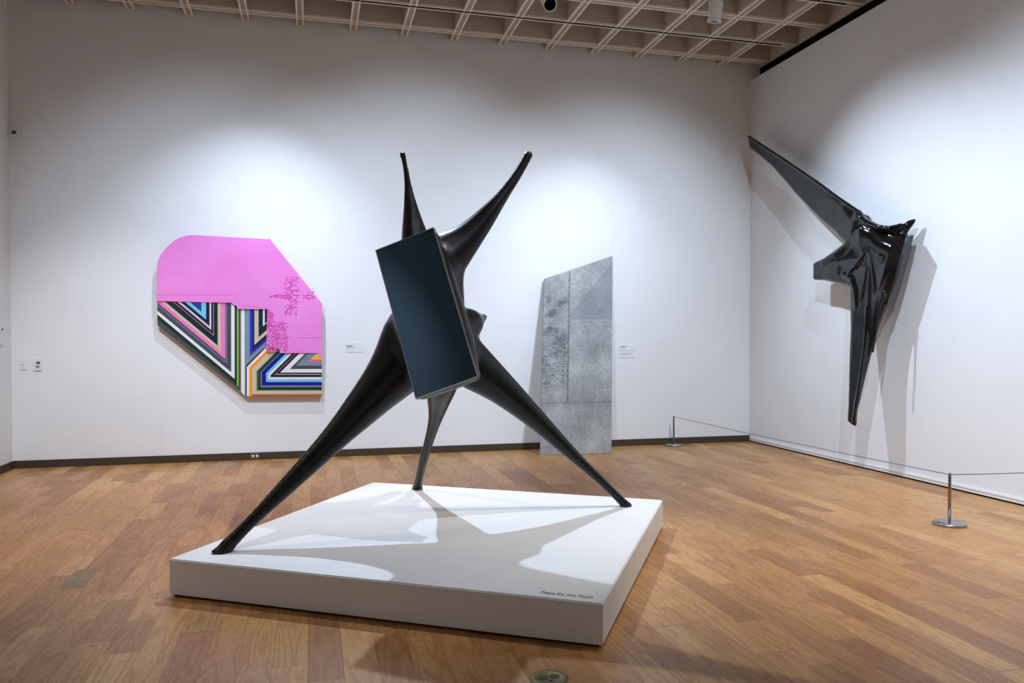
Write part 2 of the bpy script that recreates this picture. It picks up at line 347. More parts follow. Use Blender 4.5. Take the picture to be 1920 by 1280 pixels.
# ------------------------------------------------------------------ data traced once and stored as metric coordinates
DATA = {"mirror":{"c":[0.6765299399581388,4.859223949066428,1.6188380989212967],"wx":[0.8640096573340661,-0.37203536566233575,0.3392300085929335],"lx":[0.2040612844156271,-0.35718828843236056,-0.9114688797810955],"n":[0.46026764413340426,0.8567416257561276,-0.23269611612709168],"w":0.41309856394817346,"l":1.0331467313269884},"free":{"UL":[[0.6505,5.8483,2.8273,0.0172,0.0172],[0.6612,5.8011,2.749,0.0157,0.0157],[0.6684,5.7549,2.6713,0.0172,0.0172],[0.6721,5.7098,2.5943,0.021,0.021],[0.673,5.6656,2.5182,0.0283,0.0283],[0.6768,5.621,2.444,0.0388,0.0388],[0.6794,5.5767,2.3707,0.0508,0.0508],[0.6829,5.5325,2.2989,0.0637,0.0637],[0.6861,5.4884,2.2281,0.0773,0.0773],[0.69,5.4441,2.1584,0.0917,0.0917],[0.6967,5.3992,2.0901,0.1059,0.1059],[0.7037,5.3543,2.0231,0.1192,0.1192]],"UR":[[1.4619,5.2263,2.7357,0.0254,0.0254],[1.4258,5.2232,2.6668,0.0262,0.0257],[1.3874,5.2208,2.5995,0.0301,0.029],[1.3445,5.2196,2.5357,0.032,0.0303],[1.2989,5.2192,2.4743,0.0366,0.034],[1.2551,5.2184,2.413,0.0426,0.0389],[1.2097,5.2181,2.3541,0.0535,0.0479],[1.1636,5.2179,2.2949,0.0649,0.057],[1.1165,5.218,2.2368,0.0754,0.0649],[1.0673,5.2188,2.1824,0.0884,0.0745],[1.0183,5.2196,2.1283,0.1013,0.0836],[0.9668,5.2215,2.08,0.1205,0.0975],[0.9142,5.224,2.0363,0.1433,0.1136],[0.869,5.2263,2.0008,0.1639,0.1277],[0.8202,5.2296,1.9703,0.1934,0.1479],[0.7765,5.2306,1.9257,0.2123,0.1592]],"SP":[[1.1978,5.4779,1.604,0.0159,0.0159],[1.1673,5.4405,1.5914,0.027,0.027],[1.1431,5.4102,1.581,0.0387,0.0387],[1.12,5.3826,1.5741,0.0514,0.0514],[1.1004,5.3595,1.5692,0.0625,0.0625],[1.0857,5.3418,1.5651,0.0713,0.0713],[1.071,5.3237,1.5604,0.0805,0.0805],[1.0549,5.3036,1.555,0.0907,0.0907],[1.0389,5.2835,1.5496,0.1008,0.1008],[1.023,5.2633,1.5443,0.1109,0.1109]],"LL":[[-0.4853,4.7662,0.2506,0.0396,0.0396],[-0.4293,4.7892,0.3046,0.033,0.0327],[-0.3695,4.8127,0.3614,0.0317,0.0312],[-0.3065,4.8357,0.4178,0.0379,0.037],[-0.243,4.8587,0.4762,0.0448,0.0434],[-0.1792,4.8816,0.5361,0.051,0.049],[-0.1144,4.9042,0.5971,0.0573,0.0545],[-0.0484,4.9266,0.6589,0.0628,0.0593],[0.0188,4.9486,0.7215,0.0681,0.0637],[0.0856,4.9706,0.7862,0.0759,0.0704],[0.1529,4.9925,0.8524,0.0854,0.0785],[0.2195,5.0142,0.9199,0.0988,0.09],[0.2871,5.0358,0.9888,0.1143,0.1033],[0.3547,5.0575,1.0596,0.1293,0.1157],[0.4224,5.0789,1.1317,0.1448,0.1285],[0.4914,5.0986,1.1995,0.1679,0.1477],[0.555,5.1196,1.2734,0.1925,0.1679],[0.6115,5.1419,1.3521,0.2096,0.1812],[0.6539,5.168,1.4407,0.2264,0.1941],[0.6967,5.1914,1.5223,0.2474,0.2103]],"BL":[[0.8201,6.3319,0.2353,0.0361,0.0361],[0.8223,6.2542,0.3215,0.0279,0.0279],[0.8287,6.1745,0.406,0.0299,0.0299],[0.8353,6.0952,0.4881,0.0326,0.0326],[0.8442,6.0135,0.5695,0.0331,0.0331],[0.8533,5.9343,0.6462,0.0338,0.0338],[0.8614,5.8566,0.7202,0.037,0.037],[0.867,5.7819,0.7908,0.042,0.042],[0.8746,5.7034,0.8624,0.0494,0.0494],[0.8751,5.6332,0.9277,0.0633,0.0633],[0.8737,5.5584,0.9967,0.0799,0.0799],[0.8723,5.485,1.0628,0.0972,0.0972],[0.8693,5.4165,1.1234,0.1143,0.1143],[0.866,5.3479,1.1829,0.1312,0.1312]],"RL":[[2.2075,5.3169,0.2325,0.0307,0.0307],[2.1314,5.31,0.3092,0.027,0.0267],[2.0502,5.3034,0.3843,0.0289,0.0284],[1.9698,5.2966,0.4588,0.0313,0.0305],[1.8889,5.2899,0.5312,0.0358,0.0346],[1.8087,5.283,0.6029,0.0409,0.0391],[1.7307,5.2756,0.675,0.0502,0.0475],[1.655,5.2677,0.7482,0.057,0.0535],[1.5796,5.2597,0.8202,0.0644,0.0599],[1.5032,5.252,0.8896,0.0742,0.0683],[1.4274,5.244,0.9581,0.0837,0.0763],[1.3511,5.2363,1.0241,0.0952,0.0859],[1.2749,5.2285,1.0887,0.1074,0.096],[1.1988,5.2208,1.1512,0.1208,0.1069],[1.1201,5.2139,1.2072,0.1402,0.1228],[1.0419,5.2068,1.2623,0.1591,0.138],[0.9684,5.1982,1.3243,0.1697,0.1458],[0.8956,5.1895,1.3856,0.1802,0.1531]],"core":[0.8422262918461644,5.167650934338634,1.5350674971155438]},"wall":{"out":[[9.3993,4.1713],[9.3379,3.9857],[9.1182,3.8437],[8.8107,3.6323],[8.5425,3.4043],[8.277,3.1729],[8.0355,2.9864],[7.7959,2.8012],[7.5959,2.6526],[7.4402,2.538],[7.3864,2.4964],[7.5745,2.4292],[7.7424,2.3744],[7.9516,2.3269],[7.9487,2.1214],[7.7767,2.1061],[7.6145,2.0766],[7.4483,2.0446],[7.3403,2.0199],[7.2808,1.9871],[7.2671,1.8765],[7.2316,1.6617],[7.1648,1.2891],[7.0905,0.918],[7.0657,0.7396],[7.0626,0.5711],[6.9932,0.5392],[6.9371,0.5264],[6.9371,0.6119],[6.9346,0.6952],[6.9157,0.7854],[6.8866,1.0382],[6.8546,1.328],[6.8257,1.4983],[6.7898,1.6511],[6.7663,1.7268],[6.7472,1.7914],[6.6722,1.9316],[6.5552,2.2554],[6.6112,2.4827],[6.5901,2.5396],[6.5512,2.5932],[6.5357,2.6424],[6.6131,2.6325],[6.6491,2.6112],[6.7201,2.5986],[6.823,2.6021],[6.9132,2.6339],[7.0096,2.6877],[7.059,2.741],[7.2043,2.8098],[7.4728,2.9761],[7.919,3.2702],[8.5377,3.6513],[9.1583,4.0342]],"c":[5.68,6.908640382454795,2.3019038124043374],"view":[0.6394342729936889,0.7644303329548244,0.08228047508132595],"tipB":[5.82,6.538519735105741,2.6391419772790856],"th":[[9.392,4.112,0.022],[8.466,3.507,0.03],[7.646,2.917,0.045],[7.241,2.623,0.085],[7.014,2.413,0.055],[6.792,2.29,0.075],[6.57,2.427,0.07],[6.558,2.626,0.02],[6.853,1.939,0.075],[7.876,2.215,0.06],[7.454,2.21,0.08],[7.085,1.868,0.07],[6.949,1.416,0.05],[7.001,0.968,0.035],[6.996,0.578,0.028]],"pan":[[5.63,6.448404232127454,2.4571246949851817],[5.63,6.7253617885639985,1.7956161011407155],[5.610000000000001,6.598544892476253,2.459656275321119],[5.61,6.824683144831369,1.805026313805647]],"top":[5.615,6.9417864368887,2.4087437354769747],"ends":[[5.595,7.1355957606631355,2.2093963907865626],[5.593977168446129,7.029935107853217,1.864030632165464],[5.584342933074878,6.910982674923989,1.747617592372356],[5.6049999999999995,6.739759249045714,2.250352573608149],[5.6,7.24338841415581,2.1501594933400776],[5.596057042490783,6.840798762348043,1.9370543616779252]],"rim":[[5.62,7.107623729499066,2.7493849015510374],[5.6049999999999995,7.162865463880545,2.6664133295359527],[5.6,7.188876488705933,2.5560691266184596],[5.6,7.281941196859976,2.4470963887233474],[5.6049999999999995,7.4649118031189365,2.374023410938815],[5.62,7.697800687305796,2.307934724152154]],"rim2":[[5.62,7.157894242323844,2.757011175307979],[5.61,6.987263789595696,2.6584869454855484],[5.61,6.827513493458523,2.5865416449496372],[5.64,6.687274947319336,2.5576390957186455],[5.731790932644982,6.631885094770095,2.585425920112362]],"rim3":[[5.5891505812411095,7.105674696266777,1.7828180889235208],[5.592489879405834,7.137408064846483,1.954346320682676],[5.594132509763197,7.200543056367734,2.078056351407518],[5.599991002179917,7.330226560321758,2.1339446908668545]],"rim4":[[5.531246500609003,6.784261059793853,1.3074523423560191],[5.562499569782136,6.75613285252863,1.5792566939047397],[5.577352374072136,6.745870435553583,1.7688034950848461],[5.596933442996189,6.7251868194057245,1.8924951991768801]],"arm":[[5.65,9.342855959999907,4.141036851538075],[5.64,8.474106348136528,3.6239349016277895],[5.63,7.849179409990219,3.2419386996803654],[5.62,7.393711577848596,2.95004033168759],[5.61,7.112092411585562,2.7834993073249796]],"leg":[[5.433647480377522,6.941241193701417,0.5844996996475866],[5.469001189843885,6.893705416281301,1.0026120390534177],[5.522272821953148,6.885483812358086,1.4158811855123052],[5.569463609807258,6.916579892408546,1.747672029083613]]},"board":[[-1.729,1.9102],[-1.7314,1.6019],[-0.8359,0.8285],[-0.7856,0.7664],[0.0957,0.7507],[0.0986,1.48],[-0.5246,1.8705],[-1.1029,1.9186]],"stripes":[["charcoal",1,[[-1.729,1.9102],[-1.7313,1.603],[-0.8359,0.8308],[-0.8296,1.9223]]],["olive",2,[[-1.729,1.9102],[-1.7309,1.6571],[-0.8588,0.8701],[-0.8527,1.922]]],["blackgreen",3,[[-1.729,1.9102],[-1.7308,1.6716],[-0.8744,0.8992],[-0.8684,1.9218]]],["white",4,[[-1.729,1.9102],[-1.7305,1.7221],[-0.8971,0.9717],[-0.8915,1.9215]]],["charcoal",5,[[-1.729,1.9102],[-1.7301,1.7666],[-0.9354,1.052],[-0.9302,1.9209]]],["slate",6,[[-1.729,1.9102],[-1.7297,1.8224],[-0.9829,1.1521],[-0.9782,1.9203]]],["charcoal",7,[[-1.729,1.9102],[-1.7296,1.8364],[-0.9953,1.1777],[-0.9907,1.9201]]],["pink",8,[[-1.729,1.9102],[-1.7294,1.8587],[-0.9993,1.2043],[-0.9949,1.9201]]],["beige",9,[[-1.729,1.9102],[-1.7291,1.9028],[-1.0477,1.2929],[-1.0438,1.9194]]],["navyblack",10,[[-1.6924,1.9107],[-1.0815,1.3648],[-1.0781,1.919]]],["beige",11,[[-1.6096,1.9118],[-1.1233,1.4783],[-1.1205,1.9184]]],["plum",12,[[-1.6028,1.9119],[-1.1274,1.4882],[-1.1247,1.9183]]],["lavender",13,[[-1.5634,1.9125],[-1.1498,1.5443],[-1.1474,1.918]]],["navy",14,[[-1.5317,1.9129],[-1.1691,1.5904],[-1.167,1.9178]]],["sky",15,[[-1.4847,1.9135],[-1.2048,1.6649],[-1.2031,1.9173]]],["teal",16,[[-1.4321,1.9142],[-1.2556,1.7577],[-1.2546,1.9166]]],["royal",17,[[-1.3965,1.9147],[-1.2687,1.8014],[-1.2679,1.9164]]],["lime",6,[[-0.8656,1.8665],[-0.8713,0.8925],[-0.8545,0.8789],[-0.8488,1.8667]]],["white",2,[[-0.8194,1.867],[-0.8254,0.8172],[-0.7877,0.772],[-0.7815,1.8675]]],["tealgrey",2,[[-0.7815,1.8675],[-0.7877,0.772],[-0.7729,0.7673],[-0.7709,1.1316],[-0.5326,1.3537],[-0.53,1.8704]]],["slate",3,[[-0.7371,1.868],[-0.741,1.1726],[-0.5326,1.356],[-0.53,1.8704]]],["royal",4,[[-0.7213,1.8682],[-0.7248,1.2427],[-0.514,1.4359],[-0.5118,1.8707]]],["navy",5,[[-0.6895,1.8685],[-0.6926,1.3061],[-0.5138,1.4701],[-0.5118,1.8707]]],["beige",6,[[-0.6715,1.8688],[-0.6742,1.3696],[-0.5136,1.5172],[-0.5118,1.8707]]],["navyblack",7,[[-0.6237,1.8693],[-0.6259,1.4622],[-0.5133,1.5658],[-0.5118,1.8707]]],["white",8,[[-0.5748,1.8699],[-0.5762,1.5908],[-0.5129,1.6491],[-0.5118,1.8707]]],["navy",9,[[-0.5545,1.8702],[-0.5558,1.6188],[-0.5129,1.6584],[-0.5118,1.8707]]],["black",2,[[0.0957,0.7507],[-0.775,0.7662],[-0.773,1.1205],[-0.5358,1.3672],[0.0982,1.3662]]],["white",3,[[0.0957,0.7507],[-0.7634,0.766],[-0.7615,1.1115],[-0.5154,1.3672],[0.0982,1.3662]]],["orange",4,[[0.0957,0.7507],[-0.7348,0.7655],[-0.7329,1.1024],[-0.4779,1.3671],[0.0982,1.3662]]],["beige",5,[[0.0958,0.7758],[-0.7061,0.7896],[-0.7044,1.0865],[-0.4339,1.367],[0.0982,1.3662]]],["green",6,[[0.096,0.8192],[-0.6517,0.8312],[-0.6504,1.0603],[-0.3542,1.3669],[0.0982,1.3662]]],["blackgreen",7,[[0.0961,0.8328],[-0.626,0.8442],[-0.6249,1.0634],[-0.3315,1.3669],[0.0982,1.3662]]],["slate",8,[[0.0962,0.8591],[-0.6067,0.8696],[-0.6058,1.0487],[-0.298,1.3668],[0.0982,1.3662]]],["royal2",9,[[0.0963,0.8808],[-0.5938,0.8907],[-0.593,1.0485],[-0.285,1.3668],[0.0982,1.3662]]],["sky",10,[[0.0964,0.9218],[-0.5455,0.9304],[-0.545,1.0357],[-0.2242,1.3667],[0.0982,1.3662]]],["white",11,[[0.0965,0.9537],[-0.5165,0.9614],[-0.5161,1.0253],[-0.185,1.3666],[0.0982,1.3662]]],["plum",12,[[0.0967,0.9811],[-0.4938,0.9881],[-0.4937,1.0105],[-0.1479,1.3666],[0.0982,1.3662]]],["lavender",13,[[0.0968,1.0107],[-0.4486,1.0167],[-0.1086,1.3665],[0.0982,1.3662]]],["plum",14,[[0.0968,1.0187],[-0.4378,1.0245],[-0.1053,1.3665],[0.0982,1.3662]]],["white",15,[[0.0969,1.0358],[-0.3838,1.0408],[-0.067,1.3664],[0.0982,1.3662]]],["charcoal",16,[[0.097,1.0791],[-0.2733,1.0825],[0.0033,1.3663],[0.0982,1.3662]]],["slate",17,[[0.0972,1.1179],[-0.2046,1.1203],[0.0352,1.3663],[0.0982,1.3662]]],["pink",18,[[0.0974,1.1669],[-0.0623,1.168],[0.098,1.332]]],["red",19,[[0.0974,1.1817],[-0.0315,1.1825],[0.098,1.3149]]],["yellow",20,[[0.0975,1.1908],[-0.0249,1.1916],[0.098,1.3172]]],["rust",5,[[-0.7061,0.7862],[-0.7062,0.7661],[0.0957,0.7518],[0.0958,0.7724]]]],"pink":[[-1.7344,1.8825],[-1.7234,2.2848],[-1.7168,2.3278],[-1.6877,2.3969],[-1.6476,2.4579],[-1.5914,2.523],[-1.5351,2.5728],[-1.4708,2.6092],[-1.4063,2.6302],[-1.3336,2.6396],[-0.5152,2.6174],[-0.4932,2.6234],[0.1042,1.8644],[0.1069,1.2209],[0.0631,1.2266],[0.0633,1.2698],[-0.3861,1.2717],[-0.3943,1.3287],[-0.5388,1.3309],[-0.5246,1.7916],[-0.8552,1.7919],[-0.8666,1.8286],[-0.8964,1.8353],[-0.9211,1.8631],[-1.7344,1.874]],"pinkR":[[-0.5099,2.617],[-0.4929,2.6228],[0.1041,1.8642],[0.1069,1.2264],[0.0631,1.2267],[0.0633,1.2699],[-0.3859,1.2718],[-0.3941,1.3288],[-0.5351,1.3309],[-0.5192,1.8004]],"inset1":[[-0.8038,2.0436],[-0.8049,1.8363],[-0.5279,1.8075],[-0.5266,2.0447]],"inset2":[[-1.73,2.0367],[-1.7307,1.9459],[-0.9007,1.9544],[-0.9001,2.0507]],"inset3":[[-0.1861,1.8307],[-0.1878,1.4552],[0.0938,1.4554],[0.0953,1.8337]],"rough":[[[-0.5338,1.641],[-0.3004,1.2856]],[[-0.3219,2.1761],[-0.1693,1.7325]],[[-0.5101,1.9689],[0.0224,1.9317]],[[-0.5245,1.8005],[-0.461,1.6237]],[[-0.0901,2.0555],[0.0223,1.9138]]]}

# ------------------------------------------------------------------ stretched-skin surfaces
CAMV = np.array([0.2474, 0.9689, 0.0])
def smin(a, b, k):
    h = np.maximum(k-np.abs(a-b), 0)/k
    return np.minimum(a, b)-h*h*k*.25
def seg_sdf(P, A, B, view, p=2.0):
    a = np.array(A[:3]); b = np.array(B[:3]); ax = b-a; L = np.linalg.norm(ax); ax = ax/L
    v = view-ax*(view@ax); v /= np.linalg.norm(v); u = np.cross(ax, v)
    q = P-a.astype(np.float32); s = q@ax.astype(np.float32); t = np.clip(s/L, 0, 1)
    hw = A[3]+(B[3]-A[3])*t; ht = A[4]+(B[4]-A[4])*t
    cu = np.abs(q@u.astype(np.float32)); cv = np.abs(q@v.astype(np.float32)); ex = np.maximum(np.maximum(-s, s-L), 0)
    mn = np.minimum(hw, ht)
    if p == 2.0: r = np.sqrt((cu/hw)**2+(cv/ht)**2+(ex/mn)**2)
    else: r = ((cu/hw)**p+(cv/ht)**p+(ex/mn)**p)**(1/p)
    return (r-1)*mn
def chain_sdf(P, C, view, p=2.0, n=26, tip=True):
    C = np.array(C, dtype=np.float64); L = np.r_[0, np.cumsum(np.linalg.norm(np.diff(C[:, :3], axis=0), axis=1))]
    # smooth resample
    t = np.linspace(0, L[-1], n); D = np.stack([np.interp(t, L, C[:, k]) for k in range(5)], 1)
    for _ in range(5):
        E = D.copy(); E[1:-1] = .25*D[:-2]+.5*D[1:-1]+.25*D[2:]; D = E
    m_ = float(D[:, 3:].max())+.32; lo = D[:, :3].min(0)-m_; hi = D[:, :3].max(0)+m_
    inb = ((P > lo) & (P < hi)).all(1); full = np.full(len(P), .3, np.float32)
    if not inb.any(): return full
    P = P[inb]; d = None
    for A, B in zip(D, D[1:]):
        r_ = max(A[3], A[4], B[3], B[4])+.2; sl_ = np.minimum(A[:3], B[:3])-r_; sh_ = np.maximum(A[:3], B[:3])+r_
        m2 = ((P > sl_) & (P < sh_)).all(1); x = np.full(len(P), .3, np.float32)
        if m2.any(): x[m2] = np.minimum(seg_sdf(P[m2], A, B, view, p), .3)
        d = x if d is None else smin(d, x, .006)
    if tip:
        a = (D[1, :3]-D[0, :3]); a /= np.linalg.norm(a)
        d = np.maximum(d, -((P-D[0, :3].astype(np.float32))@a.astype(np.float32)))
    full[inb] = d
    return full
def box_sdf(P, c, axes, half, r):
    q = P-np.array(c, dtype=np.float32); m = np.stack([np.abs(q@np.array(a, dtype=np.float32))-(hh-r) for a, hh in zip(axes, half)], 1)
    return np.linalg.norm(np.maximum(m, 0), axis=1)+np.minimum(m.max(1), 0)-r
def surface_nets(f, lo, hi, h, relax=12):
    n = np.ceil((np.array(hi)-np.array(lo))/h).astype(int)+1
    ax = [lo[i]+h*np.arange(n[i]) for i in range(3)]
    G = np.stack(np.meshgrid(*ax, indexing='ij'), -1).reshape(-1, 3).astype(np.float32)
    V = np.concatenate([f(g) for g in np.array_split(G, max(1, len(G)//400000))]).reshape(n)
    S = V < 0
    cs = [(i, j, k) for i in (0, 1) for j in (0, 1) for k in (0, 1)]
    sl = lambda A, c: A[c[0]:A.shape[0]-1+c[0], c[1]:A.shape[1]-1+c[1], c[2]:A.shape[2]-1+c[2]]
    cnt = sum(sl(S, c).astype(int) for c in cs); act = (cnt > 0) & (cnt < 8)
    idx = -np.ones(act.shape, int); cells = np.argwhere(act); idx[act] = np.arange(len(cells))
    acc = np.zeros((len(cells), 3)); num = np.zeros(len(cells))
    for a in cs:
        for d in range(3):
            if a[d]: continue
            b = list(a); b[d] = 1
            va = V[tuple((cells+a).T)]; vb = V[tuple((cells+b).T)]; m = (va < 0) != (vb < 0)
            t = np.where(m, va/(va-vb+1e-20), 0); p = cells+np.array(a, float); p[:, d] += t
            acc[m] += p[m]; num[m] += 1
    verts = np.array(lo)+h*(acc/num[:, None])
    faces = []
    for d in range(3):
        e1, e2 = [(1, 2), (2, 0), (0, 1)][d]
        A = S[tuple(slice(0, n[i]-1) if i == d else slice(None) for i in range(3))]
        B = S[tuple(slice(1, n[i]) if i == d else slice(None) for i in range(3))]
        E = np.argwhere(A != B); E = E[(E[:, e1] > 0) & (E[:, e2] > 0) & (E[:, e1] < n[e1]-1) & (E[:, e2] < n[e2]-1)]
        o = [E.copy() for _ in range(4)]
        o[0][:, e1] -= 1; o[0][:, e2] -= 1; o[1][:, e2] -= 1; o[3][:, e1] -= 1
        q = np.stack([idx[tuple(x.T)] for x in o], 1)
        ins = S[tuple(E.T)]; q[~ins] = q[~ins][:, ::-1]
        faces.append(q)
    F = np.concatenate(faces); F = F[(F >= 0).all(1)]
    # pull vertices on to the surface
    P = verts.astype(np.float32); e = np.float32(h*.25)
    for _ in range(2):
        d0 = f(P); g = np.stack([f(P+e*np.eye(3, dtype=np.float32)[i])-f(P-e*np.eye(3, dtype=np.float32)[i]) for i in range(3)], 1)/(2*e)
        st = (d0/np.maximum((g*g).sum(1), .2))[:, None]*g; ln = np.linalg.norm(st, axis=1, keepdims=True)
        P = P-st*np.minimum(1, h*.5/np.maximum(ln, 1e-9))
    Ed = np.concatenate([F[:, [0, 1]], F[:, [1, 2]], F[:, [2, 3]], F[:, [3, 0]]])
    for it in range(relax):
        S_ = np.zeros_like(P, dtype=np.float64); c_ = np.zeros(len(P))
        for k in range(3): S_[:, k] = np.bincount(Ed[:, 0], P[Ed[:, 1], k], len(P))+np.bincount(Ed[:, 1], P[Ed[:, 0], k], len(P))
        c_ = np.bincount(Ed[:, 0], minlength=len(P))+np.bincount(Ed[:, 1], minlength=len(P))
        w_ = .5 if it % 2 == 0 else -.52
        P = (P+w_*(S_/np.maximum(c_, 1)[:, None]-P)).astype(np.float32)
    return P, F
def mesh_from(name, V, F, mat, parent, zmin=-9):
    V[:, 2] = np.maximum(V[:, 2], zmin)
    Mi = parent_world(parent).inverted(); V = V-np.array(parent.location, dtype=np.float32)
    me = bpy.data.meshes.new(name); me.from_pydata(V.tolist(), [], F.tolist()); me.materials.append(mat); me.update()
    me.polygons.foreach_set('use_smooth', [True]*len(me.polygons))
    bm = bmesh.new(); bm.from_mesh(me); bmesh.ops.recalc_face_normals(bm, faces=bm.faces); bm.to_mesh(me); bm.free()
    return link(name, me, parent)

# ------------------------------------------------------------------ pedestal
PR = -0.5552; PW, PD, PH = 2.4631, 2.4341, .2122
EX = Vector((math.cos(PR), math.sin(PR), 0)); EY = Vector((-math.sin(PR), math.cos(PR), 0))
PO = Vector((1.3006, 3.3887, 0)); PC = PO-EX*PW/2+EY*PD/2
RZ = Matrix.Rotation(PR, 3, 'Z')
ped = thing('display_plinth', PC, 'low square white plinth under the standing black sculpture', 'plinth')
bm = bmesh.new(); box(bm, PC+Vector((0, 0, PH/2+.006)), (PW, PD, PH-.012), RZ, bev=.006); obj('body', bm, M_plinth, ped)
bm = bmesh.new(); box(bm, PC+Vector((0, 0, .006)), (PW-.04, PD-.04, .012), RZ); obj('base', bm, M_black, ped)
def text_mesh(s, size, ext=.0004):
    c = bpy.data.curves.new('lettering', 'FONT'); c.body = s; c.size = size; c.extrude = ext; c.resolution_u = 4; c.shear = .18; c.space_character = 1.06
    o = bpy.data.objects.new('tmp', c); COL.objects.link(o)
    bpy.context.view_layer.update()
    me = bpy.data.meshes.new_from_object(o.evaluated_get(bpy.context.evaluated_depsgraph_get())); bpy.data.objects.remove(o)
    return me
me = text_mesh('Please Do Not Touch', .052); me.name = 'lettering'
xs = [v.co.x for v in me.vertices]; k = .258/(max(xs)-min(xs))
for v in me.vertices: v.co.x = (v.co.x-min(xs))*k; v.co.y *= .9
me.materials.append(M_ink)
o = link('lettering', me, ped); o.rotation_euler = (0, 0, PR)
tp = PO-EX*.318+EY*.055; o.location = Vector((tp.x, tp.y, PH+.0006))-Vector((PC.x, PC.y, 0))
o['label'] = 'small black italic words Please Do Not Touch'

# ------------------------------------------------------------------ standing sculpture
FR = DATA['free']; MR = DATA['mirror']; ZP = PH+.0005
nn = np.array(MR['n']); mc = np.array(MR['c']); wx = np.array(MR['wx']); lx = np.array(MR['lx']); mw, ml = MR['w'], MR['l']; mt = .035
def chain_ext(C, scale=.8):
    core = FR['core']; a = np.array(C[-1][:3]); t = a*.4+np.array(core)*.6
    return C+[[*t, C[-1][3]*scale, C[-1][4]*scale]]
LIMB = {k: FR[k] for k in ('UL', 'UR', 'SP', 'LL', 'BL', 'RL')}
for k_, f_ in (('UL', 1.15), ('UR', 1.08), ('SP', 1.0)):
    LIMB[k_] = [list(q) for q in LIMB[k_]]; LIMB[k_][0][3] *= f_; LIMB[k_][0][4] *= f_; LIMB[k_][1][3] *= (1+f_)/2; LIMB[k_][1][4] *= (1+f_)/2
FEET = [(LIMB['LL'], .050), (LIMB['BL'], .043), (LIMB['RL'], .040)]
def f_free(P):
    d = box_sdf(P, mc+nn*(mt+.035), (wx, lx, nn), (mw/2-.004, ml/2-.004, .036), .015)
    core = FR['core']; c = np.array(core)
    a = [*(c-lx*.26-nn*.05), .15, .17]; b = [*(c+lx*.22-nn*.05), .16, .18]
    d = smin(d, seg_sdf(P, a, b, nn), .28)
    for k, C in LIMB.items():
        d = smin(d, chain_sdf(P, chain_ext(C), CAMV, 2.0, 40, k not in ('LL', 'BL', 'RL')), .07)
    for C, r in FEET:
        a = C[0]; b = C[1]
        dr = np.array(b[:3])-np.array(a[:3]); dr /= dr[2]
        base = np.array(a[:3])-dr*(a[2]-ZP)
        q = P-base.astype(np.float32); rr = np.sqrt(q[:, 0]**2+q[:, 1]**2)
        foot = np.maximum(rr-r+np.maximum(q[:, 2], 0)*.25, np.abs(q[:, 2])-.020)
        d = smin(d, foot, .03)
        d = smin(d, seg_sdf(P, [*(base-dr*.02), a[3], a[4]], a, CAMV), .01)
    d = np.maximum(d, ZP-P[:, 2])
    # keep everything behind the panel's back plane near the panel
    q = P-mc.astype(np.float32); near = np.maximum(np.abs(q@wx.astype(np.float32))-mw*.7, np.abs(q@lx.astype(np.float32))-ml*.62)
    cut = (mt*.5)-q@nn.astype(np.float32)
    d = np.where(near < 0, np.maximum(d, cut), d)
    return d
sc = thing('standing_sculpture', (0.95, 5.4, PH), 'large satin black stretched-limb sculpture with tilted dark glass panel on white plinth', 'sculpture')
V, F = surface_nets(f_free, (-.65, 4.55, ZP-.02), (2.4, 6.6, 2.95), .0155, 8)
mesh_from('body', V, F, M_skin, sc, ZP)
RM = Matrix((Vector(wx), Vector(lx), Vector(nn))).transposed()
bm = bmesh.new(); box(bm, Vector(mc+nn*mt/2), (mw-.002, ml-.002, mt-.006), RM); pf = obj('panel_box', bm, M_mside, sc)
bm = bmesh.new(); box(bm, Vector(mc+nn*.0035), (mw-.010, ml-.010, .005), RM)
o = obj('glass_front', bm, M_mirror, sc); o['label'] = 'dark reflective glass face'
bm = bmesh.new()
for s_, ax, ln, oth, hf in ((-1, wx, ml, lx, mw/2), (1, wx, ml, lx, mw/2), (-1, lx, mw, wx, ml/2), (1, lx, mw, wx, ml/2)):
    c = Vector(mc+nn*.004+ax*s_*(hf-.0025))
    box(bm, c, (.005, ml, .009) if ax is wx else (mw, .005, .009), RM)
    c = Vector(mc+nn*(mt-.006)+ax*s_*(hf-.0015)); box(bm, c, (.005, ml, .004) if ax is wx else (mw, .005, .004), RM)
obj('edge_frame', bm, M_mframe, sc)

# ------------------------------------------------------------------ sculpture on the right wall
WL = DATA['wall']; WC = np.array(WL['c'])
VX = np.array([1.0, 0, 0]); VW = np.array(WL['view'])
pan = [np.array(p) for p in WL['pan']]
pl_ax = ((pan[1]-pan[0])+(pan[3]-pan[2]))/2; pl_l = np.linalg.norm(pl_ax); pl_ax /= pl_l
pl_w = ((pan[2]-pan[0])+(pan[3]-pan[1]))/2; pl_w -= pl_ax*(pl_w@pl_ax); pl_t = np.linalg.norm(pl_w); pl_w /= pl_t
pl_n = np.cross(pl_ax, pl_w); pl_n = pl_n if pl_n[0] > 0 else -pl_n
pl_n = VW-pl_ax*(VW@pl_ax); pl_n -= pl_w*(pl_n@pl_w)*.6; pl_n /= np.linalg.norm(pl_n)
pl_w = np.cross(pl_n, pl_ax); pl_c = sum(pan)/4+pl_n*.10
def poly_sdf(P, pts, r0, r1):
    d = None; n = len(pts)-1
    for i in range(n):
        a = r0+(r1-r0)*i/n; b = r0+(r1-r0)*(i+1)/n
        x = seg_sdf(P, [*pts[i], a, a], [*pts[i+1], b, b], VX); d = x if d is None else smin(d, x, .01)
    return d
